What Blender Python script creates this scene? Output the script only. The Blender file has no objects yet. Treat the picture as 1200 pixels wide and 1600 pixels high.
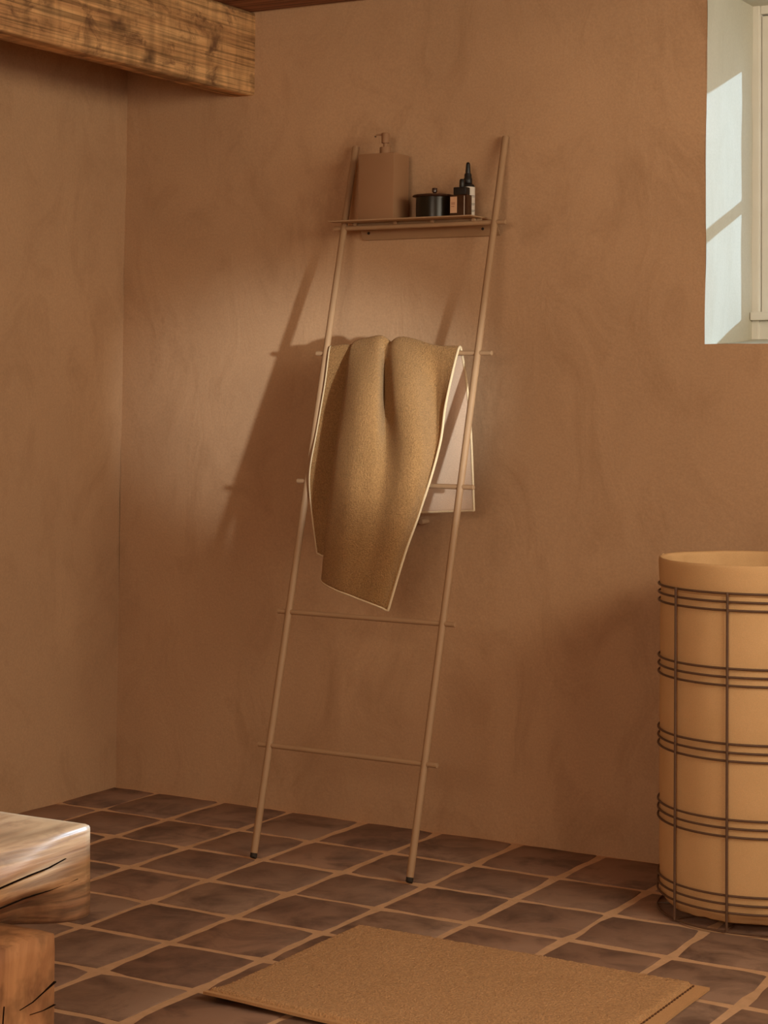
import bpy, bmesh, math, random
import numpy as np
from mathutils import Vector, Matrix, noise

random.seed(7)
scn = bpy.context.scene
COL = scn.collection

# ------------------------------------------------------------------ camera
cam_d = bpy.data.cameras.new('camera')
cam = bpy.data.objects.new('camera', cam_d)
COL.objects.link(cam)
yaw, pitch, roll = -0.5264, 0.0438, 0.0106
fw = Vector((math.sin(yaw)*math.cos(pitch), math.cos(yaw)*math.cos(pitch), math.sin(pitch)))
rt = Vector((math.cos(yaw), -math.sin(yaw), 0))
up = rt.cross(fw)
rt2 = rt*math.cos(roll) + up*math.sin(roll)
up2 = -rt*math.sin(roll) + up*math.cos(roll)
cam.matrix_world = Matrix(((rt2.x, up2.x, -fw.x, 3.0146), (rt2.y, up2.y, -fw.y, -4.0079),
                           (rt2.z, up2.z, -fw.z, 1.0387), (0, 0, 0, 1)))
cam_d.sensor_fit = 'HORIZONTAL'
cam_d.sensor_width = 36.0
cam_d.lens = 2962.66/1200*36.0
cam_d.shift_y = -(800-489.58)/1200
cam_d.clip_start = 0.05
scn.camera = cam

# ------------------------------------------------------------------ light
w = bpy.data.worlds.new('sky')
scn.world = w
w.use_nodes = True
bg = w.node_tree.nodes['Background']
bg.inputs['Color'].default_value = (0.95, 0.97, 0.92, 1)
bg.inputs['Strength'].default_value = 2.2

def lamp(name, kind, loc, direction, color, energy):
    d = bpy.data.lights.new(name, kind)
    o = bpy.data.objects.new(name, d)
    COL.objects.link(o)
    o.location = loc
    o.rotation_euler = Vector(direction).to_track_quat('-Z', 'Y').to_euler()
    d.color = color
    d.energy = energy
    return o

SUN_DIR = (-0.45, -1.0, -0.378)
sun = lamp('sun_light', 'SUN', (4, 6, 4), SUN_DIR, (0.68, 1.0, 1.32), 4.8)
sun.data.angle = math.radians(1.0)
# added area fill from the right, in front of the added right window
fill_r = lamp('right_fill_light', 'AREA', (3.46, -1.55, 1.70), (-1.0, 0.0, 0.0), (1.0, 0.86, 0.63), 36.0)
fill_r.data.shape = 'RECTANGLE'
fill_r.data.size = 1.7
fill_r.data.size_y = 0.52
# added area fill behind the camera, in front of the added front window
fill_f = lamp('front_fill_light', 'AREA', (2.3, -5.14, 1.62), (-0.16, 1, 0.03), (1.0, 0.77, 0.55), 38.0)
fill_f.data.shape = 'RECTANGLE'
fill_f.data.size = 1.6
fill_f.data.size_y = 0.7
# low spot lamp inside the room near the right wall, the soft pool on the wall behind the ladder
key = lamp('low_spot_lamp', 'SPOT', (3.24, -1.92, 1.11), Vector((0.52, 0.0, 1.02)) - Vector((3.24, -1.92, 1.11)),
           (0.93, 1.0, 0.99), 365.0)
key.data.spot_size = math.radians(13.5)
key.data.spot_blend = 1.0
key.data.shadow_soft_size = 0.045

vs = scn.view_settings
vs.view_transform = 'Standard'
vs.look = 'None'
vs.gamma = 1.0
vs.use_curve_mapping = False
vs.exposure = 0.0

# ------------------------------------------------------------------ materials
class NT:
    def __init__(self, name):
        self.m = bpy.data.materials.new(name)
        self.m.use_nodes = True
        self.t = self.m.node_tree
        self.b = self.t.nodes['Principled BSDF']
    def n(self, kind, **kw):
        nd = self.t.nodes.new(kind)
        for k, v in kw.items():
            if k in nd.inputs.keys():
                nd.inputs[k].default_value = v
            else:
                setattr(nd, k, v)
        return nd
    def l(self, a, b):
        self.t.links.new(a, b)
    def coord(self, scale=(1, 1, 1), rot=(0, 0, 0), loc=(0, 0, 0)):
        tc = self.n('ShaderNodeTexCoord')
        mp = self.n('ShaderNodeMapping')
        mp.inputs['Scale'].default_value = scale
        mp.inputs['Rotation'].default_value = rot
        mp.inputs['Location'].default_value = loc
        self.l(tc.outputs['Object'], mp.inputs['Vector'])
        return mp.outputs['Vector']
    def noise(self, vec, scale, detail=4, rough=0.55, dist=0.0):
        nd = self.n('ShaderNodeTexNoise', Scale=scale, Detail=detail, Roughness=rough, Distortion=dist)
        self.l(vec, nd.inputs['Vector'])
        return nd.outputs['Fac']
    def ramp(self, fac, stops):
        r = self.n('ShaderNodeValToRGB')
        els = r.color_ramp.elements
        while len(els) < len(stops):
            els.new(0.5)
        for e, (p, c) in zip(els, stops):
            e.position = p
            e.color = (*c, 1) if len(c) == 3 else c
        self.l(fac, r.inputs['Fac'])
        return r.outputs['Color']
    def mix(self, fac, a, b, mode='MIX'):
        m = self.n('ShaderNodeMix', data_type='RGBA', blend_type=mode)
        for i, v in ((0, fac), (6, a), (7, b)):
            if hasattr(v, 'is_linked'):
                self.l(v, m.inputs[i])
            elif i == 0:
                m.inputs[i].default_value = v
            else:
                m.inputs[i].default_value = (*v, 1)
        return m.outputs[2]
    def bump(self, h, strength=0.3, distance=0.01, prev=None):
        bp = self.n('ShaderNodeBump', Strength=strength, Distance=distance)
        self.l(h, bp.inputs['Height'])
        if prev is not None:
            self.l(prev, bp.inputs['Normal'])
        return bp.outputs['Normal']
    def done(self, color, rough=0.8, normal=None, metallic=0.0, spec=0.3):
        if hasattr(color, 'is_linked'):
            self.l(color, self.b.inputs['Base Color'])
        else:
            self.b.inputs['Base Color'].default_value = (*color, 1)
        self.b.inputs['Roughness'].default_value = rough
        self.b.inputs['Metallic'].default_value = metallic
        self.b.inputs['Specular IOR Level'].default_value = spec
        if normal is not None:
            self.l(normal, self.b.inputs['Normal'])
        return self.m

def g(v):
    return (v, v, v)

def plaster(name, c1, c2, c3, amp=1.0):
    k = NT(name)
    v = k.coord()
    big = k.noise(v, 1.7, 5, 0.6, 0.8)
    v2 = k.coord((1.0, 1.0, 0.55))
    mid = k.noise(v2, 6.5, 6, 0.65, 1.2)
    fine = k.noise(v, 190, 2, 0.6)
    col = k.mix(k.ramp(big, [(0.36, g(0)), (0.66, g(1))]), c1, c2)
    col = k.mix(k.ramp(mid, [(0.50, g(0)), (0.76, g(0.85))]), col, c3)
    col = k.mix(0.16*amp, col, k.ramp(fine, [(0.3, g(0.25)), (0.7, g(1))]), 'MULTIPLY')
    nr = k.bump(mid, 0.16*amp, 0.02)
    nr = k.bump(k.noise(v, 60, 4, 0.6), 0.12*amp, 0.004, nr)
    nr = k.bump(fine, 0.10*amp, 0.002, nr)
    return k.done(col, 0.92, nr, spec=0.15)

M = {}
M['plaster'] = plaster('tan_plaster', (0.50, 0.305, 0.172), (0.57, 0.35, 0.198), (0.425, 0.248, 0.133))
M['reveal'] = plaster('white_plaster', (0.575, 0.55, 0.45), (0.61, 0.58, 0.48), (0.545, 0.515, 0.41), 0.5)

def tile_mat():
    k = NT('terracotta_tile')
    v = k.coord()
    info = k.n('ShaderNodeObjectInfo')
    off = k.n('ShaderNodeVectorMath', operation='MULTIPLY_ADD')
    comb = k.n('ShaderNodeCombineXYZ')
    for i in range(3):
        k.l(info.outputs['Random'], comb.inputs[i])
    k.l(comb.outputs[0], off.inputs[0])
    off.inputs[1].default_value = (37, 53, 71)
    k.l(v, off.inputs[2])
    p = off.outputs[0]
    base = k.ramp(info.outputs['Random'], [(0.0, (0.25, 0.142, 0.098)), (0.25, (0.335, 0.215, 0.150)),
                                           (0.5, (0.345, 0.205, 0.138)), (0.75, (0.275, 0.170, 0.120)), (1.0, (0.375, 0.245, 0.172))])
    blot = k.noise(p, 9, 5, 0.6, 0.5)
    col = k.mix(k.ramp(blot, [(0.44, g(0)), (0.66, g(0.9))]), base, (0.130, 0.078, 0.058))
    col = k.mix(k.ramp(k.noise(p, 5, 4, 0.6), [(0.5, g(0)), (0.8, g(0.55))]), col, (0.38, 0.255, 0.185))
    col = k.mix(k.ramp(k.noise(p, 70, 3, 0.7), [(0.62, g(0)), (0.75, g(0.30))]), col, (0.34, 0.23, 0.16))
    nr = k.bump(k.noise(p, 28, 5, 0.6), 0.22, 0.006)
    return k.done(col, 0.66, nr, spec=0.35)
M['tile'] = tile_mat()

def simple(name, c1, c2, scale=40, rough=0.6, bump=0.05, bscale=200, bdist=0.002, spec=0.3, metallic=0.0):
    k = NT(name)
    v = k.coord()
    col = k.mix(k.ramp(k.noise(v, scale, 4), [(0.3, g(0)), (0.7, g(1))]), c1, c2)
    nr = k.bump(k.noise(v, bscale, 3), bump, bdist) if bump else None
    return k.done(col, rough, nr, metallic, spec)

M['grout'] = simple('sand_grout', (0.70, 0.45, 0.27), (0.60, 0.38, 0.22), 30, 0.95, 0.4, 130, 0.004, 0.1)
M['powder'] = simple('tan_powder_coat', (0.38, 0.232, 0.125), (0.41, 0.25, 0.135), 20, 0.55, 0.03, 500, 0.001, 0.35)
M['dispenser'] = simple('tan_lacquer', (0.31, 0.162, 0.08), (0.33, 0.175, 0.088), 15, 0.6, 0.03, 300, 0.001, 0.3)
M['rubber'] = simple('dark_rubber', (0.03, 0.022, 0.018), (0.04, 0.03, 0.022), 50, 0.8, 0)
M['wire'] = simple('brown_wire', (0.115, 0.062, 0.037), (0.135, 0.073, 0.043), 50, 0.5, 0, spec=0.3)
M['black'] = simple('black_plastic', (0.012, 0.010, 0.009), (0.016, 0.013, 0.011), 50, 0.42, 0, spec=0.4)
M['lid'] = simple('dark_bronze_glass', (0.055, 0.025, 0.015), (0.075, 0.035, 0.02), 30, 0.22, 0, spec=0.5)
M['jar'] = simple('dark_smoked_glass', (0.012, 0.009, 0.005), (0.024, 0.016, 0.008), 18, 0.30, 0, spec=0.25)
M['amber'] = simple('amber_glass', (0.035, 0.014, 0.007), (0.055, 0.022, 0.010), 30, 0.15, 0, spec=0.5)
M['label_peach'] = simple('peach_paper', (0.62, 0.36, 0.21), (0.66, 0.40, 0.24), 60, 0.8, 0)
M['label_white'] = simple('white_paper', (0.66, 0.58, 0.49), (0.70, 0.62, 0.53), 60, 0.8, 0)
M['ink'] = simple('brown_ink', (0.22, 0.07, 0.045), (0.25, 0.085, 0.05), 60, 0.8, 0)
M['ink_black'] = simple('black_ink', (0.02, 0.018, 0.016), (0.03, 0.026, 0.022), 60, 0.8, 0)
M['stitch'] = simple('brown_thread', (0.11, 0.055, 0.028), (0.14, 0.07, 0.036), 60, 0.9, 0)
M['fissure'] = simple('crack_shadow', (0.010, 0.006, 0.004), (0.014, 0.008, 0.005), 40, 1.0, 0, spec=0.0)
M['frame'] = simple('cream_paint', (0.68, 0.65, 0.57), (0.72, 0.69, 0.61), 14, 0.6, 0.1, 60, 0.003)
M['dark_gap'] = simple('dark_joint', (0.03, 0.018, 0.012), (0.045, 0.026, 0.016), 40, 0.95, 0)

def cloth(name, c1, c2, big=8, fuzz=420, bump=0.6, dist=0.003, mod=0.35, sheen=0.0):
    k = NT(name)
    v = k.coord()
    col = k.mix(k.ramp(k.noise(v, big, 4), [(0.3, g(0)), (0.7, g(1))]), c1, c2)
    f = k.noise(v, fuzz, 3, 0.65)
    col = k.mix(mod, col, k.ramp(f, [(0.34, g(0.30)), (0.66, g(1.0))]), 'MULTIPLY')
    nr = k.bump(f, bump, dist)
    m = k.done(col, 0.95, nr, spec=0.1)
    k.b.inputs['Sheen Weight'].default_value = sheen
    k.b.inputs['Sheen Roughness'].default_value = 0.5
    k.b.inputs['Sheen Tint'].default_value = (1.0, 0.85, 0.65, 1)
    return m
M['terry'] = cloth('ochre_terry', (0.46, 0.247, 0.094), (0.52, 0.28, 0.109), 9, 330, 1.0, 0.005, 0.60, 0.15)
M['lining'] = cloth('pale_terry', (0.74, 0.54, 0.39), (0.79, 0.58, 0.425), 12, 500, 0.35, 0.002, 0.2)
M['hem'] = cloth('cream_binding', (0.76, 0.59, 0.37), (0.80, 0.63, 0.40), 20, 500, 0.3, 0.002, 0.2)
M['mat'] = cloth('tan_bath_mat_pile', (0.70, 0.40, 0.185), (0.76, 0.44, 0.21), 7, 260, 0.9, 0.006, 0.5, 0.1)
M['mat_hem'] = cloth('tan_flat_hem', (0.62, 0.36, 0.17), (0.66, 0.385, 0.185), 20, 500, 0.3, 0.002, 0.25)
M['canvas'] = cloth('ochre_canvas', (0.68, 0.42, 0.20), (0.74, 0.46, 0.225), 10, 700, 0.25, 0.0015, 0.2)

def wood(name, light, mid, dark, axis_scale, fine, knots=True, shade_blotch=None, contrast=1.0, rough=0.72, spec=0.25, shift=(0, 0, 0)):
    k = NT(name)
    v = k.coord(axis_scale, loc=shift)
    gr = k.noise(v, 1.0, 8, 0.62, 1.4)
    col = k.ramp(gr, [(0.30, dark), (0.46, mid), (0.60, light), (0.78, mid)])
    vf = k.coord(fine)
    lines = k.noise(vf, 1.0, 3, 0.6, 0.2)
    col = k.mix(0.75*contrast, col, k.ramp(lines, [(0.38, g(0.30)), (0.56, g(1))]), 'MULTIPLY')
    nr = k.bump(lines, 0.45, 0.004)
    if knots:
        band = k.noise(k.coord((3, 26, 5)), 1.0, 3, 0.6, 0.3)
        col = k.mix(0.55, col, k.ramp(band, [(0.35, g(0.42)), (0.6, g(1))]), 'MULTIPLY')
        vk0 = k.coord((5, 5.2, 8))
        wob = k.n('ShaderNodeTexNoise', Scale=2.2, Detail=4)
        k.l(vk0, wob.inputs['Vector'])
        vkm = k.n('ShaderNodeVectorMath', operation='MULTIPLY_ADD')
        k.l(wob.outputs['Color'], vkm.inputs[0])
        vkm.inputs[1].default_value = (0.75, 0.75, 0.75)
        k.l(vk0, vkm.inputs[2])
        vk = vkm.outputs[0]
        vo = k.n('ShaderNodeTexVoronoi', Scale=1.0, Randomness=1.0)
        k.l(vk, vo.inputs['Vector'])
        kn = k.ramp(vo.outputs['Distance'], [(0.08, g(0.85)), (0.24, g(0))])
        col = k.mix(kn, col, (0.075, 0.035, 0.018))
        st = k.ramp(k.noise(k.coord((9, 9, 16)), 1.0, 5, 0.7, 0.6), [(0.54, g(0)), (0.68, g(0.85))])
        col = k.mix(st, col, (0.13, 0.060, 0.030))
    if shade_blotch:
        # dark wood blotch, placed to paint the shade on the slab's lower side
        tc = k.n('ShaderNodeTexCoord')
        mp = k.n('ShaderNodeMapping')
        mp.inputs['Location'].default_value = shade_blotch
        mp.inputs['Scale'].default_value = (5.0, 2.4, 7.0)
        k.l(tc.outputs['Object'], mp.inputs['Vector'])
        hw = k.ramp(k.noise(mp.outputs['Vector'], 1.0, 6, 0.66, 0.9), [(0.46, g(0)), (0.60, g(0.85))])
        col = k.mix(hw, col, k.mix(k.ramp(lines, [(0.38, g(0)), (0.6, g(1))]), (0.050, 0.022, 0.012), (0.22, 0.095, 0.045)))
    return k.done(col, rough, nr, spec=spec)
M['beam'] = wood('old_pine_beam', (0.80, 0.46, 0.20), (0.64, 0.34, 0.14), (0.36, 0.17, 0.070), (9, 1.3, 14), (30, 2.2, 150))
M['ceiling'] = wood('red_brown_board', (0.34, 0.15, 0.075), (0.28, 0.115, 0.055), (0.19, 0.075, 0.036), (2, 14, 14), (3, 120, 120), knots=False)
M['slab'] = wood('oak_slab', (0.66, 0.42, 0.22), (0.44, 0.23, 0.105), (0.075, 0.032, 0.017), (5, 1.2, 12), (14, 3.0, 70), knots=False, shade_blotch=(9.2, 1.1, 6.6), contrast=0.8, rough=0.46, spec=0.8, shift=(1.3, 6.1, 0.8))  # noise placed to paint sun on the top, shade on the lower side
M['block'] = wood('oak_block', (0.50, 0.24, 0.10), (0.36, 0.16, 0.066), (0.16, 0.062, 0.030), (5, 6, 5), (40, 26, 18), knots=False, contrast=0.7)

def glass_mat():
    k = NT('window_glass')
    k.t.nodes.remove(k.b)
    out = [n for n in k.t.nodes if n.type == 'OUTPUT_MATERIAL'][0]
    fr = k.n('ShaderNodeFresnel', IOR=1.45)
    tr = k.n('ShaderNodeBsdfTransparent')
    gl = k.n('ShaderNodeBsdfGlossy', Roughness=0.02)
    mx = k.n('ShaderNodeMixShader')
    k.l(fr.outputs[0], mx.inputs[0]); k.l(tr.outputs[0], mx.inputs[1]); k.l(gl.outputs[0], mx.inputs[2])
    k.l(mx.outputs[0], out.inputs['Surface'])
    return k.m
M['glass'] = glass_mat()

# ------------------------------------------------------------------ mesh helpers
class MB:
    def __init__(self):
        self.v = []; self.f = []; self.mi = []
    def add(self, verts, faces, mi=0):
        o = len(self.v)
        self.v += [tuple(p) for p in verts]
        self.f += [tuple(i+o for i in fc) for fc in faces]
        self.mi += [mi]*len(faces)
        return self
    def box(self, x0, x1, y0, y1, z0, z1, b=0.0):
        if b <= 0:
            vs_ = [(x, y, z) for z in (z0, z1) for y in (y0, y1) for x in (x0, x1)]
            return self.add(vs_, [(0, 2, 3, 1), (4, 5, 7, 6), (0, 1, 5, 4), (2, 6, 7, 3), (0, 4, 6, 2), (1, 3, 7, 5)])
        bm = bmesh.new()
        bmesh.ops.create_cube(bm, size=1)
        for p in bm.verts:
            p.co = Vector(((x0+x1)/2+p.co.x*(x1-x0), (y0+y1)/2+p.co.y*(y1-y0), (z0+z1)/2+p.co.z*(z1-z0)))
        bmesh.ops.bevel(bm, geom=bm.edges[:], offset=b, segments=2, affect='EDGES', profile=0.6)
        return self.bm(bm)
    def bm(self, bm):
        bm.verts.index_update()
        self.add([p.co for p in bm.verts], [[q.index for q in fc.verts] for fc in bm.faces])
        bm.free()
        return self
    def tube(self, pts, r, n=12, closed=False, cap=True):
        pts = [Vector(p) for p in pts]
        N = len(pts)
        vs_ = []
        ref = None
        for i, p in enumerate(pts):
            a = pts[(i-1) % N] if (closed or i > 0) else p
            b = pts[(i+1) % N] if (closed or i < N-1) else p
            t = (b-a).normalized()
            if ref is None:
                ref = Vector((0, 0, 1)) if abs(t.z) < 0.9 else Vector((1, 0, 0))
            s = t.cross(ref).normalized()
            u = s.cross(t).normalized()
            ref = u
            rr = r[i] if isinstance(r, (list, tuple)) else r
            for k in range(n):
                an = 2*math.pi*k/n
                vs_.append(p + s*(rr*math.cos(an)) + u*(rr*math.sin(an)))
        fs = []
        for i in range(N if closed else N-1):
            for k in range(n):
                a = i*n+k; b = i*n+(k+1) % n; j = ((i+1) % N)*n
                fs.append((a, b, j+(k+1) % n, j+k))
        if cap and not closed:
            fs.append(tuple(range(n-1, -1, -1)))
            fs.append(tuple((N-1)*n+k for k in range(n)))
        return self.add(vs_, fs)
    def lathe(self, prof, n=32, c=(0, 0, 0)):
        vs_ = []; fs = []
        for (r, z) in prof:
            for k in range(n):
                a = 2*math.pi*k/n
                vs_.append((c[0]+r*math.cos(a), c[1]+r*math.sin(a), c[2]+z))
        for i in range(len(prof)-1):
            for k in range(n):
                fs.append((i*n+k, i*n+(k+1) % n, (i+1)*n+(k+1) % n, (i+1)*n+k))
        if prof[0][0] > 1e-6:
            fs.append(tuple(range(n-1, -1, -1)))
        if prof[-1][0] > 1e-6:
            fs.append(tuple((len(prof)-1)*n+k for k in range(n)))
        return self.add(vs_, fs)
    def grid(self, fn, nu, nv, flip=False):
        vs_ = [fn(i/nu, j/nv) for j in range(nv+1) for i in range(nu+1)]
        fs = []
        for j in range(nv):
            for i in range(nu):
                a = j*(nu+1)+i
                q = (a, a+1, a+nu+2, a+nu+1)
                fs.append(q[::-1] if flip else q)
        return self.add(vs_, fs)
    def mesh(self, name, mats, smooth=False):
        me = bpy.data.meshes.new(name)
        me.from_pydata(self.v, [], self.f)
        for m_ in (mats if isinstance(mats, (list, tuple)) else [mats]):
            me.materials.append(m_)
        me.polygons.foreach_set('material_index', self.mi)
        me.update()
        if smooth:
            me.polygons.foreach_set('use_smooth', [True]*len(me.polygons))
            if smooth != 'all':
                me.set_sharp_from_angle(angle=math.radians(smooth if isinstance(smooth, (int, float)) and smooth is not True else 40))
        return me
    def build(self, name, mats, parent=None, smooth=False, label=None):
        o = bpy.data.objects.new(name, self.mesh(name, mats, smooth))
        COL.objects.link(o)
        if parent is not None:
            o.parent = parent
            bpy_set_inverse(o, parent)
        if label:
            o['label'] = label
        return o

def world_mat(o):
    m_ = Matrix.Translation(o.location)
    if o.parent is not None:
        m_ = world_mat(o.parent) @ o.matrix_parent_inverse @ m_
    return m_

def bpy_set_inverse(o, parent):
    # meshes are written in world coordinates; empties and parents are only translated
    o.matrix_parent_inverse = world_mat(parent).inverted()

def thing(name, loc, label, cat, group=None):
    o = bpy.data.objects.new(name, None)
    COL.objects.link(o)
    o.location = loc
    o.empty_display_size = 0.05
    o['label'] = label
    o['category'] = cat
    if group:
        o['group'] = group
    return o

def struct(o, label=None):
    o['kind'] = 'structure'
    if label:
        o['label'] = label
    return o

def nz(x, y, z=0.0):
    return noise.noise(Vector((x, y, z)))

# ------------------------------------------------------------------ the room
XL, YB = -0.145, 0.0374          # left wall plane, back wall plane
XR, YF, ZC = 3.50, -5.20, 2.03   # right wall, front wall (behind the camera), ceiling
HX0, HX1, HZ0, HZ1 = 1.50, 2.52, 1.165, 1.985   # window opening in the back wall

def edge_x(z):
    return HX0 + 0.004*nz(2.1, z*3.0) + 0.003*(z-1.5)
def edge_z(x):
    return HZ0 + 0.003*nz(x*7.0, 4.4)

def axis(a, b, step, cuts):
    pts = [a] + [c for c in cuts if a < c < b] + [b]
    out = []
    for p, q in zip(pts, pts[1:]):
        k = max(1, round((q-p)/step))
        out += [p+(q-p)*i/k for i in range(k)]
    return out + [b]

# back wall: slightly uneven plaster skin with the window opening, solid masonry behind
mb = MB()
xs = axis(XL, XR, 0.04, (HX0, HX1)); zs = axis(-0.03, ZC+0.02, 0.04, (HZ0, HZ1))
idx = {}
def wall_pt(x, z):
    y = YB + 0.004*nz(x*2.3, z*2.3, 1.0) + 0.0015*nz(x*9, z*9, 3.0)
    if z < 0.10:
        y -= 0.006*(0.10-z)/0.10
    xx, zz = x, z
    if abs(x-HX0) < 1e-6 and HZ0-1e-6 <= z:
        xx = edge_x(z)
    if abs(z-HZ0) < 1e-6 and HX0-1e-6 <= x <= HX1+1e-6:
        zz = edge_z(x)
    return (xx, y, zz)
vv, ff = [], []
for j, z in enumerate(zs):
    for i, x in enumerate(xs):
        idx[i, j] = len(vv)
        vv.append(wall_pt(x, z))
for j in range(len(zs)-1):
    for i in range(len(xs)-1):
        cx_, cz_ = (xs[i]+xs[i+1])/2, (zs[j]+zs[j+1])/2
        if HX0 < cx_ < HX1 and HZ0 < cz_ < HZ1:
            continue
        ff.append((idx[i, j], idx[i+1, j], idx[i+1, j+1], idx[i, j+1]))
mb.add(vv, ff)
yb0, yb1 = YB+0.012, YB+0.42
for bx in ((XL-0.4, HX0-0.012, -0.1, 2.3), (HX1+0.012, XR+0.4, -0.1, 2.3), (HX0-0.012, HX1+0.012, -0.1, HZ0-0.02), (HX0-0.012, HX1+0.012, HZ1+0.012, 2.3)):
    mb.box(bx[0], bx[1], yb0, yb1, bx[2], bx[3])
wall_back = struct(mb.build('wall_back', M['plaster'], smooth='all'))

# left wall
mb = MB()
def lw(u, v):
    y = YB + 0.02 + (YF-YB-0.02)*u
    z = -0.03 + (ZC+0.05)*v
    x = XL + 0.004*nz(y*2.1, z*2.1, 7.0) + 0.0015*nz(y*9, z*9, 9.0)
    if z < 0.10:
        x += 0.006*(0.10-z)/0.10
    return (x, y, z)
mb.grid(lw, 130, 52, flip=True)
mb.box(XL-0.35, XL-0.012, YF, YB+0.012, -0.1, 2.3)
wall_left = struct(mb.build('wall_left', M['plaster'], smooth='all'))

# right wall with an added window opening, and the wall behind the camera
W2 = (-2.45, -0.55, 0.95, 1.99)
mb = MB()
for y0, y1, z0, z1 in ((YF, W2[0], -0.1, 2.3), (W2[1], yb0, -0.1, 2.3), (W2[0], W2[1], -0.1, W2[2]), (W2[0], W2[1], W2[3], 2.3)):
    mb.box(XR, XR+0.40, y0, y1, z0, z1)
wall_right = struct(mb.build('wall_right', M['plaster']))
W3 = (1.45, 3.15, 1.22, 1.99)  # added opening for the front fill light
mb = MB()
for x0, x1, z0, z1 in ((XL-0.35, W3[0], -0.1, 2.3), (W3[1], XR+0.4, -0.1, 2.3), (W3[0], W3[1], -0.1, W3[2]), (W3[0], W3[1], W3[3], 2.3)):
    mb.box(x0, x1, YF-0.35, YF, z0, z1)
wall_front = struct(mb.build('wall_front', M['plaster']))

# floor: mortar bed with one object for every tile
mb = MB()
def bed(u, v):
    x = XL - 0.02 + (XR-XL+0.04)*u
    y = YB + 0.02 + (YF-YB-0.04)*v
    return (x, y, -0.0030 + 0.0012*nz(x*14, y*14))
mb.grid(bed, 120, 170, flip=True)
mb.box(XL-0.02, XR+0.02, YF-0.02, YB+0.02, -0.10, -0.02)
floor = struct(mb.build('floor', M['grout'], smooth='all'))

PT = 0.21
def tile_mesh(w_, d_, seed):
    rnd = random.Random(seed)
    hw, hd = w_/2, d_/2
    k = 4
    ring = []
    cor = [(-hw, -hd), (hw, -hd), (hw, hd), (-hw, hd)]
    for s in range(4):
        a, b = cor[s], cor[(s+1) % 4]
        for i in range(k):
            t = i/k
            x, y = a[0]+(b[0]-a[0])*t, a[1]+(b[1]-a[1])*t
            j = 0.0034
            if i == 0:
                x -= math.copysign(0.003, x); y -= math.copysign(0.003, y)
            ring.append((x+rnd.uniform(-j, j), y+rnd.uniform(-j, j)))
    n = len(ring)
    vs_ = [(x, y, -0.012) for x, y in ring] + [(x, y, -0.0022) for x, y in ring]
    vs_ += [(x*(1-0.0035/hw), y*(1-0.0035/hd), rnd.uniform(-0.0006, 0.0)) for x, y in ring]
    fs = []
    for r_ in range(2):
        for i in range(n):
            fs.append((r_*n+i, r_*n+(i+1) % n, (r_+1)*n+(i+1) % n, (r_+1)*n+i))
    fs.append(tuple(2*n+i for i in range(n)))
    m_ = MB().add(vs_, fs)
    return m_.mesh('tile', M['tile'], smooth=50)
GW = 0.0175
full = [tile_mesh(PT-GW, PT-GW, s) for s in range(8)]
deep = [tile_mesh(PT-GW, PT+0.030-GW, 20+s) for s in range(4)]
slim = [tile_mesh(0.145-GW*0.6, PT-GW, 40+s) for s in range(4)]
slim_deep = tile_mesh(0.145-GW*0.6, PT+0.030-GW, 60)
rt_ = random.Random(3)
for r in range(0, 12):
    for c in range(-1, 16):
        if r == 0:
            me = slim_deep if c < 0 else deep[rt_.randrange(4)]
        else:
            me = slim[rt_.randrange(4)] if c < 0 else full[rt_.randrange(8)]
        o = bpy.data.objects.new('tile', me)
        COL.objects.link(o)
        o.parent = floor
        cx_ = -0.0725+0.004 if c < 0 else (c+0.5)*PT
        cy_ = (-PT+0.03)/2 if r == 0 else -(r+0.5)*PT
        o.location = (cx_+rt_.uniform(-.0022, .0022), cy_+rt_.uniform(-.0022, .0022), rt_.uniform(-.0005, .0003))
        o.rotation_euler = (rt_.uniform(-.002, .002), rt_.uniform(-.002, .002),
                            rt_.uniform(-.008, .008) + (math.pi if rt_.random() < .5 else 0))

# ceiling of boards running along the back wall
ceiling = struct(MB().box(XL-0.35, XR+0.4, YF-0.35, YB+0.42, ZC+0.022, ZC+0.25).build('ceiling', M['dark_gap']))
pw = 0.145
me = MB().box(-1.9, 1.9, -pw/2+0.002, pw/2-0.002, -0.012, 0.012, 0.004).mesh('board', M['ceiling'])
for i in range(34):
    o = bpy.data.objects.new('board', me)
    COL.objects.link(o); o.parent = ceiling
    o.location = (XL+1.80, YB-0.006-pw*(i+0.5), ZC+0.011+random.uniform(-.001, .001))

# ------------------------------------------------------------------ window in the back wall
win = struct(bpy.data.objects.new('window_1', None))
COL.objects.link(win)
win.location = (HX0, YB, HZ0)
YFm = 0.345
mb = MB()
mb.grid(lambda u, v: (edge_x(HZ0+(HZ1-HZ0)*v)*(1-u)+(HX0+0.002)*u + 0.002*nz(u*3, v*6), YB+(YFm+0.02-YB)*u+0.0015*nz(u*5, v*9, 2), (HZ0+(HZ1-HZ0)*v)+(edge_z(HX0)-HZ0)*(1-v)), 14, 30, flip=True)
mb.grid(lambda u, v: (HX0+(HX1-HX0)*u, YB+(YFm+0.02-YB)*v, edge_z(HX0+(HX1-HX0)*u)+0.022*v**1.5+0.001*nz(u*9, v*4)), 30, 14)
mb.grid(lambda u, v: (HX1, YB+(YFm+0.02-YB)*u, HZ0+(HZ1-HZ0)*v), 6, 12)
mb.grid(lambda u, v: (HX0+(HX1-HX0)*u, YB+(YFm+0.02-YB)*v, HZ1), 12, 6, flip=True)
mb.build('reveal', M['reveal'], win, smooth='all', label='white plastered reveal')
fr = MB()
fr.box(HX0-0.01, HX0+0.020, YFm, YFm+0.07, HZ0, HZ1+0.01, 0.004)
fr.box(HX1-0.042, HX1+0.01, YFm, YFm+0.07, HZ0, HZ1+0.01, 0.004)
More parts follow.
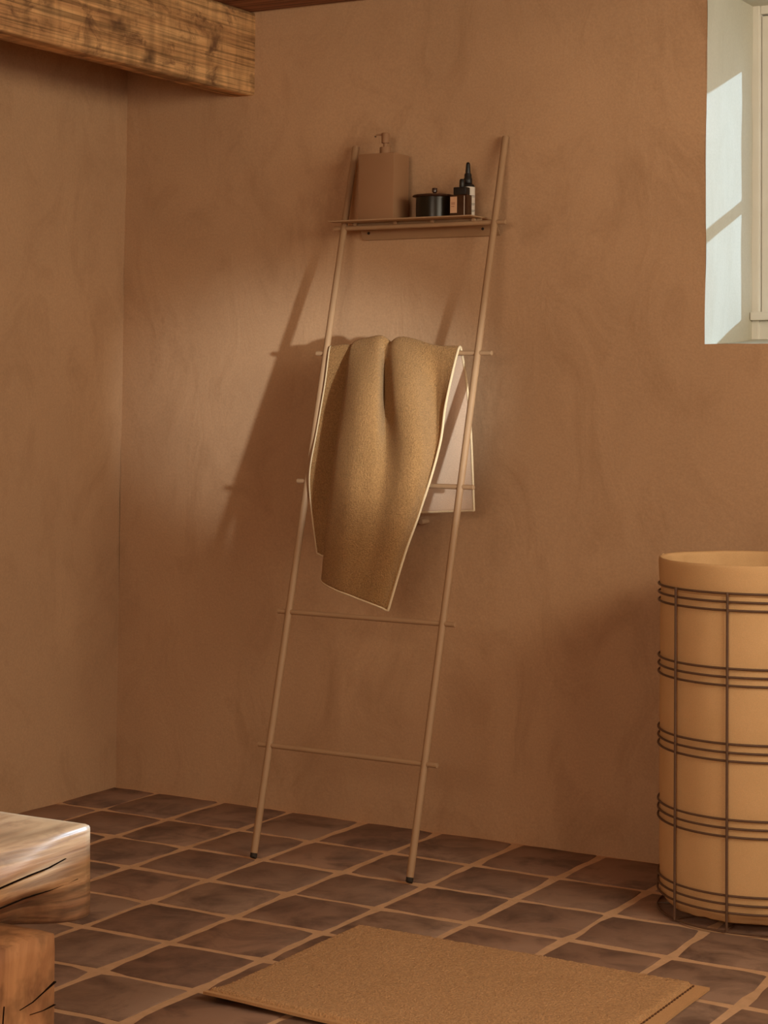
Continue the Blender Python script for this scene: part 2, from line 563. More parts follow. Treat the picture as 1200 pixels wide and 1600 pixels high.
fr.box(HX0+0.020, HX1-0.042, YFm+0.002, YFm+0.07, 1.965, HZ1+0.01, 0.003)
fr.box(HX0+0.003, HX1-0.003, YFm+0.004, YFm+0.07, HZ0+0.005, 1.229, 0.003)
fr.build('frame', M['frame'], win, label='cream painted frame')
MB().box(HX0+0.003, HX1-0.003, YFm-0.020, YFm+0.05, 1.229, 1.249, 0.003).build('sill_rail', M['frame'], win)
GX0, GX1, GZ0, GZ1 = HX0+0.021, HX1-0.044, 1.240, 1.962
ys0, ys1 = YFm+0.010, YFm+0.050
xm = (GX0+GX1)/2
for (a, b) in ((GX0, xm-0.003), (xm+0.003, GX1)):
    s = MB()
    st = 0.020
    s.box(a, a+st, ys0, ys1, GZ0, GZ1, 0.003); s.box(b-st, b, ys0, ys1, GZ0, GZ1, 0.003)
    s.box(a+st, b-st, ys0, ys1, GZ0, GZ0+0.014, 0.003); s.box(a+st, b-st, ys0, ys1, GZ1-0.100, GZ1, 0.003)
    s.box(a+st, b-st, ys0+0.004, ys1-0.004, 1.522, 1.544, 0.003)
    so = s.build('sash', M['frame'], win)
    for z0, z1 in ((GZ0+0.014, 1.522), (1.544, GZ1-0.100)):
        MB().box(a+st, b-st, ys0+0.018, ys0+0.021, z0, z1).build('pane', M['glass'], so)

# added window in the right wall, unseen, holding the right fill light
added_win2 = struct(bpy.data.objects.new('added_window_2', None))
COL.objects.link(added_win2)
added_win2.location = (XR, -1.50, W2[2])
f2 = MB()
for y0, y1, z0, z1 in ((W2[0], W2[0]+.06, W2[2], W2[3]), (W2[1]-.06, W2[1], W2[2], W2[3]), (W2[0]+.06, W2[1]-.06, W2[2], W2[2]+.06), (W2[0]+.06, W2[1]-.06, W2[3]-.06, W2[3]), (-1.53, -1.47, W2[2]+.06, W2[3]-.06)):
    f2.box(XR+0.28, XR+0.34, y0, y1, z0, z1, 0.003)
f2.build('frame', M['frame'], added_win2)  # frame of the added right window, unseen
for y0, y1 in ((W2[0]+.06, -1.53), (-1.47, W2[1]-.06)):
    MB().box(XR+0.305, XR+0.309, y0, y1, W2[2]+.06, W2[3]-.06).build('pane', M['glass'], added_win2)  # panes of the added right window, unseen

# added window behind the camera, unseen, holding the front fill light
added_win3 = struct(bpy.data.objects.new('added_window_3', None))
COL.objects.link(added_win3)
added_win3.location = (2.3, YF, W3[2])
f3 = MB()
for x0, x1, z0, z1 in ((W3[0], W3[0]+.06, W3[2], W3[3]), (W3[1]-.06, W3[1], W3[2], W3[3]), (W3[0]+.06, W3[1]-.06, W3[2], W3[2]+.06), (W3[0]+.06, W3[1]-.06, W3[3]-.06, W3[3]), (2.27, 2.33, W3[2]+.06, W3[3]-.06)):
    f3.box(x0, x1, YF-0.30, YF-0.24, z0, z1, 0.003)
f3.build('frame', M['frame'], added_win3)  # frame of the added window behind the camera, unseen
for x0, x1 in ((W3[0]+.06, 2.27), (2.33, W3[1]-.06)):
    MB().box(x0, x1, YF-0.275, YF-0.271, W3[2]+.06, W3[3]-.06).build('pane', M['glass'], added_win3)  # panes of the added window behind the camera, unseen

# ------------------------------------------------------------------ beam
def rough_box(x0, x1, y0, y1, z0, z1, nx, ny, nzv, amp, freq, rnd=0.01, seed=0.0):
    """a hewn timber: subdivided box, rounded arrises, noise on the faces"""
    bm = bmesh.new()
    bmesh.ops.create_cube(bm, size=1)
    def cuts(axis_, n):
        if n < 2: return
        for i in range(1, n):
            co = Vector((0, 0, 0)); co[axis_] = -0.5+i/n
            no = Vector((0, 0, 0)); no[axis_] = 1
            bmesh.ops.bisect_plane(bm, geom=bm.verts[:]+bm.edges[:]+bm.faces[:], plane_co=co, plane_no=no)
    cuts(0, nx); cuts(1, ny); cuts(2, nzv)
    L = Vector((x1-x0, y1-y0, z1-z0)); C_ = Vector(((x0+x1)/2, (y0+y1)/2, (z0+z1)/2))
    for p in bm.verts:
        q = Vector((p.co.x*L.x, p.co.y*L.y, p.co.z*L.z))
        inner = Vector([max(-l/2+rnd, min(l/2-rnd, c)) for l, c in zip(L, q)])
        d = q-inner
        if d.length > 1e-6:
            q = inner + d.normalized()*min(d.length, rnd)
        s = Vector((q.x*freq[0]+seed, q.y*freq[1], q.z*freq[2]))
        q += Vector((noise.noise(s), noise.noise(s+Vector((11, 0, 0))), noise.noise(s+Vector((0, 17, 0)))))*amp
        p.co = q + C_
    m_ = MB()
    return m_.bm(bm)

beam = thing('ceiling_beam', (0.232, -1.9, 1.81), 'rough sawn old pine ceiling beam running out from the back wall', 'beam')
rough_box(0.195, 0.2705, -4.6, YB+0.03, 1.813, 2.028, 6, 200, 14, 0.0022, (14, 3, 14), 0.006, 2.0).build('timber', M['beam'], beam, smooth='all')

# ------------------------------------------------------------------ ladder rack
ladder = thing('towel_ladder', (0.81, -0.43, 0), 'tan metal ladder rack with five rungs leaning on the back wall', 'ladder')
RL0, RL1 = Vector((0.6118, -0.4310, 0.0)), Vector((0.5850, 0.0245, 1.661))
RR0, RR1 = Vector((1.0130, -0.4310, 0.0)), Vector((1.0015, 0.0245, 1.661))
for a, b in ((RL0, RL1), (RR0, RR1)):
    d = (b-a).normalized()
    s = a + d*0.012
    m_ = MB().tube([s, s+d*0.004, a+(b-a)*0.5, b-d*0.003, b-d*0.0008, b], [0.0078, 0.0082, 0.0082, 0.0082, 0.0074, 0.0058], 20)
    ro = m_.build('rail', M['powder'], ladder, smooth=35)
    MB().tube([a+Vector((0, 0, 0.0028)), a+d*0.005, a+d*0.013], [0.0074, 0.0080, 0.0080], 18).build('rubber_foot', M['rubber'], ro, smooth=35, label='black rubber foot')
def lad_y(z):
    return -0.431 + 0.27424*z
for z, xa, xb in ((1.4508, 0.560, 1.0325), (1.1410, 0.5665, 1.0420), (0.8360, 0.570, 1.0418), (0.5365, 0.5735, 1.0412), (0.2418, 0.578, 1.0432)):
    y = lad_y(z)
    MB().tube([(xa, y, z), (xa+.0007, y, z), (xb-.0007, y, z), (xb, y, z)], [0.0050, 0.0058, 0.0058, 0.0050], 16).build('rung', M['powder'], ladder, smooth=35)

# ------------------------------------------------------------------ shelf resting on the top rung
ZS = 1.4655
shelf = thing('wall_shelf', (0.78, -0.02, 1.458), 'thin tan metal shelf resting on the top rung of the ladder', 'shelf')
bm = bmesh.new()
outl = [(0.575, -0.086), (0.968, -0.086), (0.968, 0.030), (0.606, 0.030), (0.606, -0.054), (0.575, -0.054)]
vb = [bm.verts.new((x, y, ZS-0.0030)) for x, y in outl]
fc = bm.faces.new(vb)
ex = bmesh.ops.extrude_face_region(bm, geom=[fc])
for e in ex['geom']:
    if isinstance(e, bmesh.types.BMVert):
        e.co.z = ZS
bmesh.ops.recalc_face_normals(bm, faces=bm.faces[:])
MB().bm(bm).build('plate', M['powder'], shelf)
for x in (0.622, 0.735, 0.838, 0.948):
    MB().box(x-0.004, x+0.004, -0.0375, -0.0285, 1.4560, ZS-0.0030, 0.0005).build('tab', M['powder'], shelf)
MB().box(0.608, 0.966, -0.0262, -0.0245, 1.4450, ZS-0.0030).build('slot_shade_lip', M['powder'], shelf)  # added lip behind the rung, keeps the slots dark
fl = MB()
prof_ = [(0.0060, 1.4623), (0.0085, 1.4623), (0.0335, 1.4290), (0.0335, 1.4255), (0.0318, 1.4265)]  # flange tilted downwards so its face catches less light
np_ = len(prof_)
fl.add([(x, y, z) for x in (0.606, 0.985) for y, z in prof_],
       [tuple(range(np_-1, -1, -1)), tuple(range(np_, 2*np_))] + [(i, (i+1) % np_, np_+(i+1) % np_, np_+i) for i in range(np_)])
fl.build('back_flange', M['powder'], shelf)
for x in (0.628, 0.945):
    MB().tube([(x, 0.0178, 1.4408), (x, 0.0215, 1.4435)], 0.0032, 14).build('hole_disc', M['rubber'], shelf, label='dark disc standing for a shaded hole')  # dark discs stand in for the shade inside the flange holes

# ------------------------------------------------------------------ things on the shelf
sd = thing('soap_dispenser', (0.697, -0.028, ZS), 'tall tan rectangular pump soap dispenser at the left of the shelf', 'soap dispenser')
MB().box(0.6480, 0.7465, -0.066, 0.010, ZS, 1.627, 0.0022).build('body', M['dispenser'], sd, smooth=35)
cx_, cy_ = 0.702, -0.030
MB().lathe([(0.0130, 1.6265), (0.0138, 1.6275), (0.0138, 1.6440), (0.0130, 1.6455), (0.0, 1.6455)], 28, (cx_, cy_, 0)).build('collar', M['dispenser'], sd, smooth=35)
MB().lathe([(0.0055, 1.6450), (0.0055, 1.6560), (0.0, 1.6560)], 18, (cx_, cy_, 0)).build('stem', M['dispenser'], sd, smooth=35)
ph = MB().lathe([(0.0094, 1.6555), (0.0098, 1.6565), (0.0098, 1.6790), (0.0090, 1.6802), (0.0, 1.6802)], 28, (cx_, cy_, 0)).build('pump_head', M['dispenser'], sd, smooth=35)
MB().tube([(cx_-0.006, cy_-0.001, 1.6765), (cx_-0.016, cy_-0.004, 1.6768), (cx_-0.022, cy_-0.006, 1.6760), (cx_-0.0245, cy_-0.0066, 1.6728)], [0.0030, 0.0025, 0.0022, 0.0020], 12).build('nozzle', M['dispenser'], ph, smooth=50)
MB().tube([(cx_-0.0242, cy_-0.0066, 1.6732), (cx_-0.0250, cy_-0.0067, 1.6712)], 0.0024, 12).build('nozzle_tip', M['rubber'], ph, label='dark nozzle tip')

jar = thing('lidded_jar', (0.838, -0.030, ZS), 'squat dark glass jar with a flat wide lid and small knob', 'jar')
c0 = (0.838, -0.026, 0)
MB().lathe([(0.0, ZS+.0002), (0.0425, ZS+.0002), (0.0445, ZS+0.002), (0.0450, 1.500), (0.0445, 1.5155), (0.0415, 1.5155), (0.0410, 1.475), (0.0, 1.475)], 40, c0).build('body', M['jar'], jar, smooth=35)
ld = MB().lathe([(0.0, 1.5156), (0.0445, 1.5156), (0.0525, 1.5182), (0.0538, 1.5200), (0.0522, 1.5215), (0.030, 1.5245), (0.012, 1.5262), (0.0, 1.5265)], 44, c0).build('lid', M['lid'], jar, smooth=50)
MB().lathe([(0.0035, 1.5260), (0.0042, 1.5290), (0.0062, 1.5305), (0.0066, 1.5370), (0.0058, 1.5400), (0.0, 1.5405)], 22, c0).build('knob', M['lid'], ld, smooth=35)

sq = thing('square_bottle', (0.9235, -0.053, ZS), 'small square amber bottle with a peach label and black cap', 'bottle')
MB().box(0.9010, 0.9462, -0.0660, -0.0400, ZS, 1.5165, 0.0018).build('body', M['amber'], sq, smooth=35)
MB().box(0.9085, 0.9425, -0.0640, -0.0425, 1.5166, 1.5350, 0.0025).build('cap', M['black'], sq, smooth=35)
MB().lathe([(0.0062, 1.5351), (0.0066, 1.5360), (0.0062, 1.5510), (0.0045, 1.5545), (0.0, 1.5550)], 20, (0.9262, -0.0530, 0)).build('dropper', M['black'], sq, smooth=35)
lb = MB().box(0.9022, 0.9200, -0.0664, -0.0659, 1.4735, 1.5120).build('paper_label', M['label_peach'], sq, label='peach paper label')
for z in (1.4975, 1.4945, 1.4890):
    MB().box(0.9048, 0.9150-0.002*(z < 1.49), -0.0666, -0.0664, z-0.0006, z+0.0006).build('print_line', M['ink'], lb)
MB().box(0.9388, 0.9402, -0.0664, -0.0659, 1.4670, 1.5135).build('label_edge', M['label_white'], sq, label='thin white label edge')

db = thing('dropper_bottle', (0.9262, -0.0135, ZS), 'tall round bottle with a white label and black dropper top', 'bottle')
c0 = (0.9215, -0.0140, 0)
MB().lathe([(0.0, ZS+.0002), (0.0160, ZS+.0002), (0.0168, ZS+0.0015), (0.0168, 1.5400), (0.0150, 1.5445), (0.0100, 1.5475), (0.0, 1.5475)], 36, c0).build('body', M['black'], db, smooth=35)
lb = MB().lathe([(0.01705, 1.4685), (0.01715, 1.4690), (0.01715, 1.5385), (0.01705, 1.5390), (0.0169, 1.5390), (0.0169, 1.4685)], 36, c0).build('paper_label', M['label_white'], db, smooth=35, label='white paper label')
for z, a0, a1 in ((1.5180, -40, 18), (1.5150, -50, 10), (1.4990, -40, 20), (1.4960, -50, 5), (1.4830, -45, 20), (1.4800, -45, 0)):
    pr = MB()
    pr.grid(lambda u, v: (c0[0]+0.01728*math.cos(math.radians(a0+(a1-a0)*u)), c0[1]+0.01728*math.sin(math.radians(a0+(a1-a0)*u)), z-0.0005+0.001*v), 8, 1)
    pr.build('print_line', M['ink_black'], lb)
MB().lathe([(0.0098, 1.5476), (0.0104, 1.5485), (0.0104, 1.5590), (0.0088, 1.5620), (0.0088, 1.5690), (0.0076, 1.5720), (0.0060, 1.5722)], 26, c0).build('collar', M['black'], db, smooth=35)
MB().lathe([(0.0060, 1.5722), (0.0062, 1.5760), (0.0050, 1.5930), (0.0042, 1.5970), (0.0022, 1.5990), (0.0, 1.5995)], 22, c0).build('bulb', M['black'], db, smooth=50)

# ------------------------------------------------------------------ towel over the second rung
FRONT = [
 [(0.6075,-0.1213,1.1490),(0.6093,-0.1428,1.0671),(0.6083,-0.1733,0.9601),(0.6116,-0.2103,0.8519),(0.6235,-0.2157,0.7577),(0.6390,-0.2157,0.6700)],
 [(0.6402,-0.1216,1.1520),(0.6335,-0.1438,1.0596),(0.6340,-0.1742,0.9530),(0.6402,-0.2103,0.8482),(0.6449,-0.2157,0.7541),(0.6545,-0.2177,0.6650)],
 [(0.6743,-0.1216,1.1519),(0.6805,-0.1417,1.0599),(0.6813,-0.1729,0.9539),(0.6882,-0.2107,0.8467),(0.6805,-0.2217,0.7499),(0.6724,-0.2237,0.6633)],
 [(0.6839,-0.1228,1.1549),(0.6945,-0.1562,1.0599),(0.6996,-0.1943,0.9514),(0.7079,-0.2315,0.8465),(0.6928,-0.2357,0.7363),(0.6785,-0.2357,0.6318)],
 [(0.6742,-0.1247,1.1595),(0.6955,-0.1899,1.0581),(0.7038,-0.2327,0.9475),(0.7107,-0.2672,0.8448),(0.6958,-0.2657,0.7262),(0.6802,-0.2577,0.6099)],
 [(0.7098,-0.1247,1.1669),(0.7520,-0.2197,1.0552),(0.7696,-0.2695,0.9346),(0.7748,-0.3015,0.8334),(0.7535,-0.2917,0.7084),(0.7288,-0.2797,0.5955)],
 [(0.7452,-0.1250,1.1698),(0.7912,-0.2101,1.0526),(0.8172,-0.2691,0.9210),(0.8190,-0.2957,0.8201),(0.7950,-0.2897,0.6958),(0.7661,-0.2817,0.5862)],
 [(0.7637,-0.1202,1.1531),(0.7816,-0.1610,1.0499),(0.8412,-0.2462,0.9138),(0.8524,-0.2837,0.8064),(0.8271,-0.2837,0.6825),(0.7940,-0.2797,0.5776)],
 [(0.7930,-0.1259,1.1665),(0.8422,-0.2066,1.0501),(0.9006,-0.2709,0.9142),(0.8988,-0.2917,0.8012),(0.8619,-0.2857,0.6772),(0.8211,-0.2797,0.5707)],
 [(0.8293,-0.1257,1.1633),(0.8827,-0.2003,1.0504),(0.9339,-0.2625,0.9149),(0.9256,-0.2837,0.8019),(0.8801,-0.2797,0.6749),(0.8401,-0.2747,0.5642)],
 [(0.8875,-0.1222,1.1496),(0.9067,-0.1491,1.0480),(0.9438,-0.2175,0.9200),(0.9358,-0.2577,0.8054),(0.8848,-0.2617,0.6739),(0.8472,-0.2637,0.5579)],
 [(0.9270,-0.1231,1.1465),(0.9311,-0.1536,1.0394),(0.9527,-0.2097,0.9259),(0.9444,-0.2497,0.8155),(0.8924,-0.2577,0.6827),(0.8528,-0.2617,0.5552)],
 [(0.9581,-0.1245,1.1449),(0.9557,-0.1742,1.0248),(0.9618,-0.2113,0.9348),(0.9507,-0.2495,0.8301),(0.9001,-0.2567,0.6916),(0.8578,-0.2617,0.5541)],
]
FR = np.array(FRONT)                                   # 13 columns, 6 rows from the rung down
NCOL = FR.shape[0]
ctrl = []
for i in range(NCOL):
    u = i/(NCOL-1)
    wv = 0.004*math.sin(u*9.0)
    rear = [(0.607+0.379*u, -0.098+wv*1.4, 0.752+0.025*u), (0.605+0.377*u, -0.099+wv, 0.860+0.012*u), (0.603+0.374*u, -0.100+wv*.7, 0.970),
            (0.601+0.366*u, -0.101+wv*.3, 1.070), (0.602+0.356*u, -0.1035, 1.128)]
    ap = FR[i, 0]
    crest = [((rear[-1][0]+ap[0])/2, -0.110, ap[2]-0.0035)]
    ctrl.append(rear + crest + [tuple(p) for p in FR[i]])
ctrl = np.array(ctrl)

def catmull(P_, m_):
    """resample the first axis of P_ into m_+1 points on a Catmull-Rom spline"""
    n_ = P_.shape[0]
    out = []
    for k in range(m_+1):
        t = k/m_*(n_-1)
        i = min(int(t), n_-2); f = t-i
        p0 = P_[i-1] if i > 0 else 2*P_[0]-P_[1]
        p1, p2 = P_[i], P_[i+1]
        p3 = P_[i+2] if i+2 < n_ else 2*P_[-1]-P_[-2]
        out.append(0.5*(2*p1+(p2-p0)*f+(2*p0-5*p1+4*p2-p3)*f*f+(3*p1-p0-3*p2+p3)*f**3))
    return np.array(out)
NU, NV = 168, 170
S = catmull(ctrl, NU)                                   # across
S = catmull(S.transpose(1, 0, 2), NV).transpose(1, 0, 2)  # along   -> [NU+1, NV+1, 3]
du = np.gradient(S, axis=0); dv = np.gradient(S, axis=1)
Nn = np.cross(du, dv); Nn /= np.linalg.norm(Nn, axis=2, keepdims=True)+1e-12
if Nn[NU//2, NV-20, 1] > 0:
    Nn = -Nn
TH = 0.0045
outer = S + Nn*TH
mb = MB()
def gid(i, j, k):
    return k*(NU+1)*(NV+1) + i*(NV+1) + j
allv = np.concatenate([S.reshape(-1, 3), outer.reshape(-1, 3)])
fo, fi, fe = [], [], []
for i in range(NU):
    for j in range(NV):
        fo.append((gid(i, j, 1), gid(i+1, j, 1), gid(i+1, j+1, 1), gid(i, j+1, 1)))
        fi.append((gid(i, j, 0), gid(i, j+1, 0), gid(i+1, j+1, 0), gid(i+1, j, 0)))
border = [(i, 0) for i in range(NU)] + [(NU, j) for j in range(NV)] + [(i, NV) for i in range(NU, 0, -1)] + [(0, j) for j in range(NV, 0, -1)]
for a, b in zip(border, border[1:]+border[:1]):
    fe.append((gid(*a, 0), gid(*b, 0), gid(*b, 1), gid(*a, 1)))
mb.v = [tuple(p) for p in allv]
mb.f = fo+fi+fe
mb.mi = [0]*len(fo)+[1]*len(fi)+[1]*len(fe)
towel = mb.build('towel', [M['terry'], M['lining']], smooth='all')
towel['label'] = 'ochre terry towel with cream edging draped over a ladder rung'
towel['category'] = 'towel'
mid_ = (S+outer)/2
MB().tube([tuple(mid_[a]) for a in border], 0.0031, 8, closed=True).build('hem', M['hem'], towel, smooth='all', label='cream bound edge')

peg = thing('wall_peg', (0.790, 0.02, 0.7375), 'small wooden peg on the wall under the towel', 'peg')
MB().tube([(0.7900, YB+0.004, 0.7375), (0.7900, 0.008, 0.7375), (0.7900, 0.0062, 0.7375)], [0.0065, 0.0065, 0.0055], 16).build('pin', M['powder'], peg, smooth=35)

# ------------------------------------------------------------------ laundry basket
BX, BY, BR = 1.710, -0.235, 0.195
basket = thing('laundry_basket', (BX, BY, 0), 'round brown wire laundry basket with an ochre canvas bag inside', 'basket')
def circle(r, z, n=72):
    return [(BX+r*math.cos(2*math.pi*k/n), BY+r*math.sin(2*math.pi*k/n), z) for k in range(n)]
ring = MB().tube(circle(BR, 0), 0.0023, 8, closed=True).mesh('ring', M['wire'], smooth='all')
levels = [0.0035]
for mz in (0.057, 0.2035, 0.3500, 0.4965, 0.6430):
    levels += [mz-0.0165, mz, mz+0.0165]
for z in levels:
    o = bpy.data.objects.new('ring', ring)
    COL.objects.link(o); o.parent = basket
    o.matrix_parent_inverse = Matrix.Translation((-BX, -BY, 0))
    o.location = (0, 0, z)
for k in range(9):
    a = math.radians(237.8+36*k)
    r1 = BR+0.0040
    p = (BX+r1*math.cos(a), BY+r1*math.sin(a))
    MB().tube([(p[0], p[1], 0.0035), (p[0], p[1], 0.6615)], 0.0026, 10).build('upright', M['wire'], basket, smooth=35)
# base grid of the basket under the bag
for k in range(5):
    a = math.radians(236.5+36*k)
    MB().tube([(BX+BR*math.cos(a), BY+BR*math.sin(a), 0.0046), (BX-BR*math.cos(a), BY-BR*math.sin(a), 0.0046)], 0.0018, 8).build('base_wire', M['wire'], basket)
# bag: body hanging inside, rolled rim, cuff outside the wires
def bag_r(a, z):
    fold = 0.0022*math.sin(5*a+1.3+z*2.0)+0.0016*math.sin(11*a+z*3+0.7)+0.0030*nz(math.cos(a)*3, math.sin(a)*3, z*4)
    b = 0.1915+0.28*fold
    if z < 0.05:
        b -= 0.030*((0.05-z)/0.05)**2
        b += 0.003*nz(math.cos(a)*9, math.sin(a)*9, z*20)
    for mz in (0.057, 0.2035, 0.35, 0.4965, 0.643):
        b -= 0.0015*math.exp(-((z-mz)/0.03)**2)
    return b
nb = 144
mb = MB()
zlist = [0.012, 0.014, 0.018, 0.024, 0.032, 0.042, 0.055] + [0.055+(0.655-0.055)*k/40 for k in range(1, 41)]
vs_, fs = [], []
for z in zlist:
    for k in range(nb):
        a = 2*math.pi*k/nb
        r_ = bag_r(a, z)
        dz = (0.006*nz(math.cos(a)*4, math.sin(a)*4, 2.0)+0.005) if z < 0.03 else 0
        vs_.append((BX+r_*math.cos(a), BY+r_*math.sin(a), z+dz))
for j in range(len(zlist)-1):
    for k in range(nb):
        fs.append((j*nb+k, j*nb+(k+1) % nb, (j+1)*nb+(k+1) % nb, (j+1)*nb+k))
fs.append(tuple(range(nb-1, -1, -1)))
mb.add(vs_, fs)
bag = mb.build('bag', M['canvas'], basket, smooth='all', label='ochre canvas bag')
# cuff: outside skin, rolled top, wrinkled inner lining going down
prof = [(0.1880, 0.652), (0.1905, 0.6525), (0.1925, 0.660), (0.1945, 0.680), (0.1955, 0.700), (0.1955, 0.709), (0.1945, 0.7135), (0.1925, 0.7145), (0.1905, 0.712), (0.1885, 0.706), (0.1880, 0.690), (0.1875, 0.660), (0.187, 0.60), (0.186, 0.50), (0.18, 0.30), (0.17, 0.03), (0.0, 0.03)]
vs_, fs = [], []
for j, (r_, z) in enumerate(prof):
    for k in range(nb):
        a = 2*math.pi*k/nb
        rr, zz = r_, z
        if 3 <= j <= 9:
            zz += 0.0012*nz(math.cos(a)*4, math.sin(a)*4, 6.0)
        if j >= 8 and j < 16:
            rr += -0.0035*max(0, math.sin(13*a+2*math.sin(3*a)))*min(1, (j-7)/3)+0.003*nz(math.cos(a)*6, math.sin(a)*6, z*3)
            rr = min(rr, 0.1885 if z > 0.65 else 0.1805)
        vs_.append((BX+rr*math.cos(a), BY+rr*math.sin(a), zz))
for j in range(len(prof)-1):
    for k in range(nb):
        fs.append((j*nb+k, j*nb+(k+1) % nb, (j+1)*nb+(k+1) % nb, (j+1)*nb+k))
MB().add(vs_, fs).build('cuff', M['canvas'], basket, smooth='all', label='ochre canvas cuff folded over the rim')
# raised side seam on the rolled rim
a = math.radians(186)
ca, sa = math.cos(a), math.sin(a)
MB().tube([(BX+r_*ca, BY+r_*sa, z) for r_, z in ((0.1956, 0.706), (0.1958, 0.710), (0.1945, 0.7143), (0.1925, 0.7155), (0.1900, 0.7125), (0.1875, 0.700), (0.1870, 0.680))], 0.0012, 8).build('seam', M['canvas'], basket, smooth='all')

# ------------------------------------------------------------------ bath mat
mat = thing('bath_mat', (1.46, -1.045, 0), 'flat tan terry bath mat lying on the tiled floor', 'bath mat')
MX0, MX1, MY0, MY1 = 1.099, 1.821, -1.304, -0.788
def lift(x, y):
    d2 = ((x-MX0)/0.16)**2 + ((y-MY0)/0.05)**2
    return 0.006*math.exp(-d2) + 0.004*math.exp(-((y-MY0)/0.022)**2)*math.exp(-((x-MX0)/0.5)**2)
nx_, ny_ = 190, 140
pile = MB()
px0, px1, py0, py1 = MX0+0.003, MX1-0.030, MY0+0.010, MY1-0.003
def pile_top(u, v):
    x, y = px0+(px1-px0)*u, py0+(py1-py0)*v
    e = min(x-px0, px1-x, y-py0, py1-y)
    h = 0.0105*min(1.0, math.sqrt(max(e, 0)/0.008))
    h += (0.0012*nz(x*110, y*110)+0.0012*nz(x*220, y*220, 3)+0.0012*nz(x*9, y*9, 5))*min(1, e/0.006)
    jx = 0.0012*nz(x*90, y*90, 8) if e < 0.006 else 0
    return (x+jx, y+jx, 0.0035+h+lift(x, y))
pile.grid(pile_top, nx_, ny_)
pile.build('pile', M['mat'], mat, smooth='all')
base = MB()
def bt(u, v, top):
    x, y = MX0+(MX1-MX0)*u, MY0+(MY1-MY0)*v
    x += 0.0015*nz(y*6, 2.2); y += 0.0018*nz(x*5, 7.7)
    return (x, y, lift(x, y)+(0.0062 if top else 0.0012))
nbx, nby = 60, 44
base.grid(lambda u, v: bt(u, v, True), nbx, nby)
base.grid(lambda u, v: bt(u, v, False), nbx, nby, flip=True)
off = (nbx+1)*(nby+1)
bord = [i for i in range(nbx)] + [j*(nbx+1)+nbx for j in range(nby)] + [nby*(nbx+1)+i for i in range(nbx, 0, -1)] + [j*(nbx+1) for j in range(nby, 0, -1)]
for a, b in zip(bord, bord[1:]+bord[:1]):
    base.f.append((a+off, b+off, b, a)); base.mi.append(0)
base.build('flat_hem', M['mat_hem'], mat, smooth=50, label='flat woven hem')
st = MB()
yy = MY0+0.012
while yy < MY1-0.012:
    x = MX1-0.0262
    st.box(x-0.0012, x+0.0012, yy, yy+0.0065, 0.0060, 0.0085)
    yy += 0.0125
sto = st.build('stitching', M['stitch'], mat)
sto['kind'] = 'stuff'

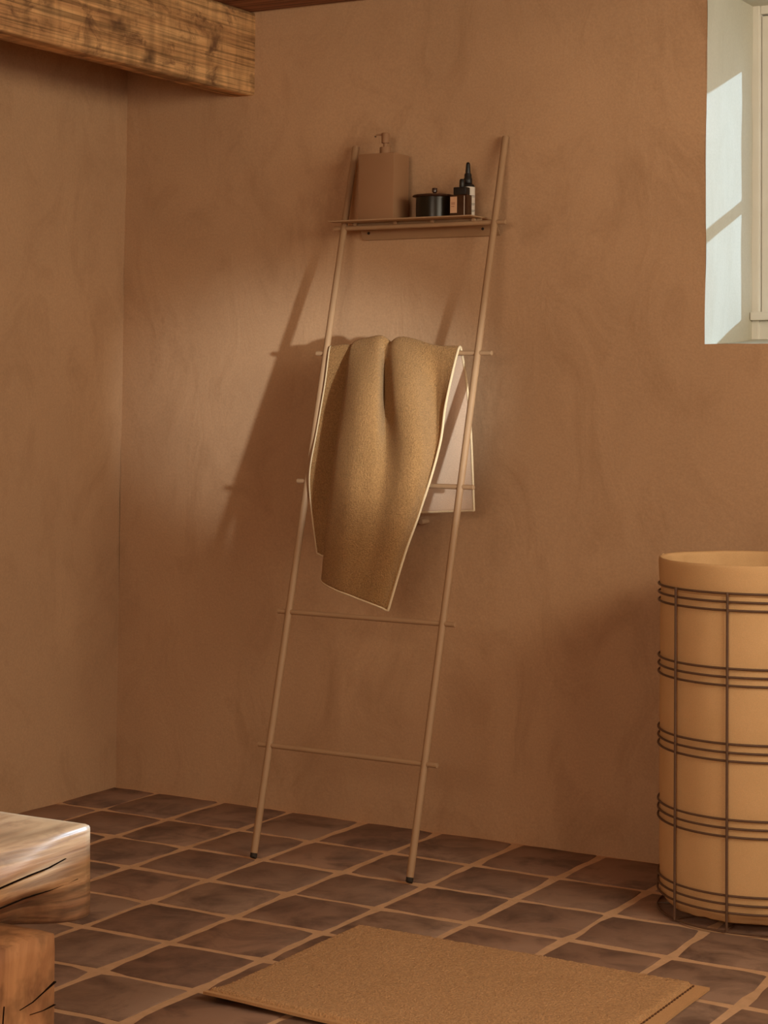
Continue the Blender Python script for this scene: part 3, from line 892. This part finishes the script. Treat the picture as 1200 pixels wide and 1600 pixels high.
# ------------------------------------------------------------------ timber bench, lower left
bench = thing('timber_bench', (1.1, -2.5, 0), 'heavy old oak bench of a thick cracked slab on a block', 'bench')
sl = rough_box(0.86, 1.352, -3.05, -1.9285, 0.326, 0.450, 44, 64, 24, 0.005, (5, 3.5, 9), 0.009, 5.0)
new = []
for (x, y, z) in sl.v:
    Rr = min(1.0, max(0.0, (-1.945-y)/0.20)); Rr = 0.010+0.062*Rr*Rr*(3-2*Rr)
    dx_, dz_ = x-(1.354-Rr), z-(0.452-Rr)
    if dx_ > 0 and dz_ > 0 and math.hypot(dx_, dz_) > Rr:      # worn, rounded upper arris
        f_ = Rr/math.hypot(dx_, dz_)
        x, z = 1.354-Rr+dx_*f_, 0.452-Rr+dz_*f_
    if x > 1.25:                       # bulging waney side and drooping lower corner
        t = (x-1.25)/0.102
        z -= 0.004*t*max(0.0, (0.40-z)/0.07)*math.exp(-((y+1.93)/0.12)**2)
        ty = min(1.0, max(0.0, (-1.965-y)/0.075)); ty = ty*ty*(3-2*ty)
        x -= 0.066*ty*t*min(1.0, max(0.0, (0.385-z)/0.058))*(1.0+0.15*nz(y*9, 3.0))
    new.append((x, y, z))
sl.v = new
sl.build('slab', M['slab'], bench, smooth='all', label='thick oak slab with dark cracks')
for y0 in (-2.42, -2.98):
    rough_box(0.93, 1.383, y0, y0+0.385, 0.001, 0.335, 16, 14, 14, 0.0030, (8, 8, 8), 0.010, 9.0+y0).build('leg_block', M['block'], bench, smooth='all', label='oak end-grain block')

# fissures: thin dark wedges let into the faces of the timber
def fissure(pts, widths, depth_axis, name='crack', parent=bench):
    m_ = MB()
    n_ = len(pts)
    vs2 = []
    for (p, w2) in zip(pts, widths):
        p = Vector(p)
        vs2 += [p+Vector((0.0008, 0, w2*0.24)), p+Vector((0.0008, 0, -w2*0.24)), p+Vector((-0.006, 0, 0))]
    fs2 = []
    for i in range(n_-1):
        for a2, b2 in ((0, 1), (1, 2), (2, 0)):
            fs2.append((i*3+a2, i*3+b2, (i+1)*3+b2, (i+1)*3+a2))
    m_.add(vs2, fs2)
    return m_.build(name, M['fissure'], parent, label='dark drying crack')

SX = 1.3545
fissure([(SX-.002, -2.20, 0.398), (SX, -2.12, 0.401), (SX, -2.06, 0.4055), (SX, -2.02, 0.4075), (SX-.001, -1.985, 0.4125)], [.0022, .0026, .0018, .0012, .0002], 0)
fissure([(SX-.0275, -2.16, 0.361), (SX-.0225, -2.10, 0.366), (SX-.0168, -2.05, 0.371), (SX-.0085, -2.01, 0.374), (SX-.001, -1.96, 0.380)], [.0012, .0012, .0010, .0007, .0002], 0)
BXF = 1.3845
fissure([(BXF, -2.040, 0.268), (BXF, -2.060, 0.262), (BXF, -2.085, 0.2535), (BXF, -2.110, 0.250)], [.0035, .0028, .0014, .0002], 0)
fissure([(BXF, -2.040, 0.2385), (BXF, -2.065, 0.2375), (BXF, -2.09, 0.239)], [.0016, .0010, .0002], 0)
fissure([(BXF, -2.140, 0.262), (BXF, -2.142, 0.235), (BXF, -2.146, 0.20), (BXF, -2.147, 0.15)], [.004, .010, .012, .002], 0)
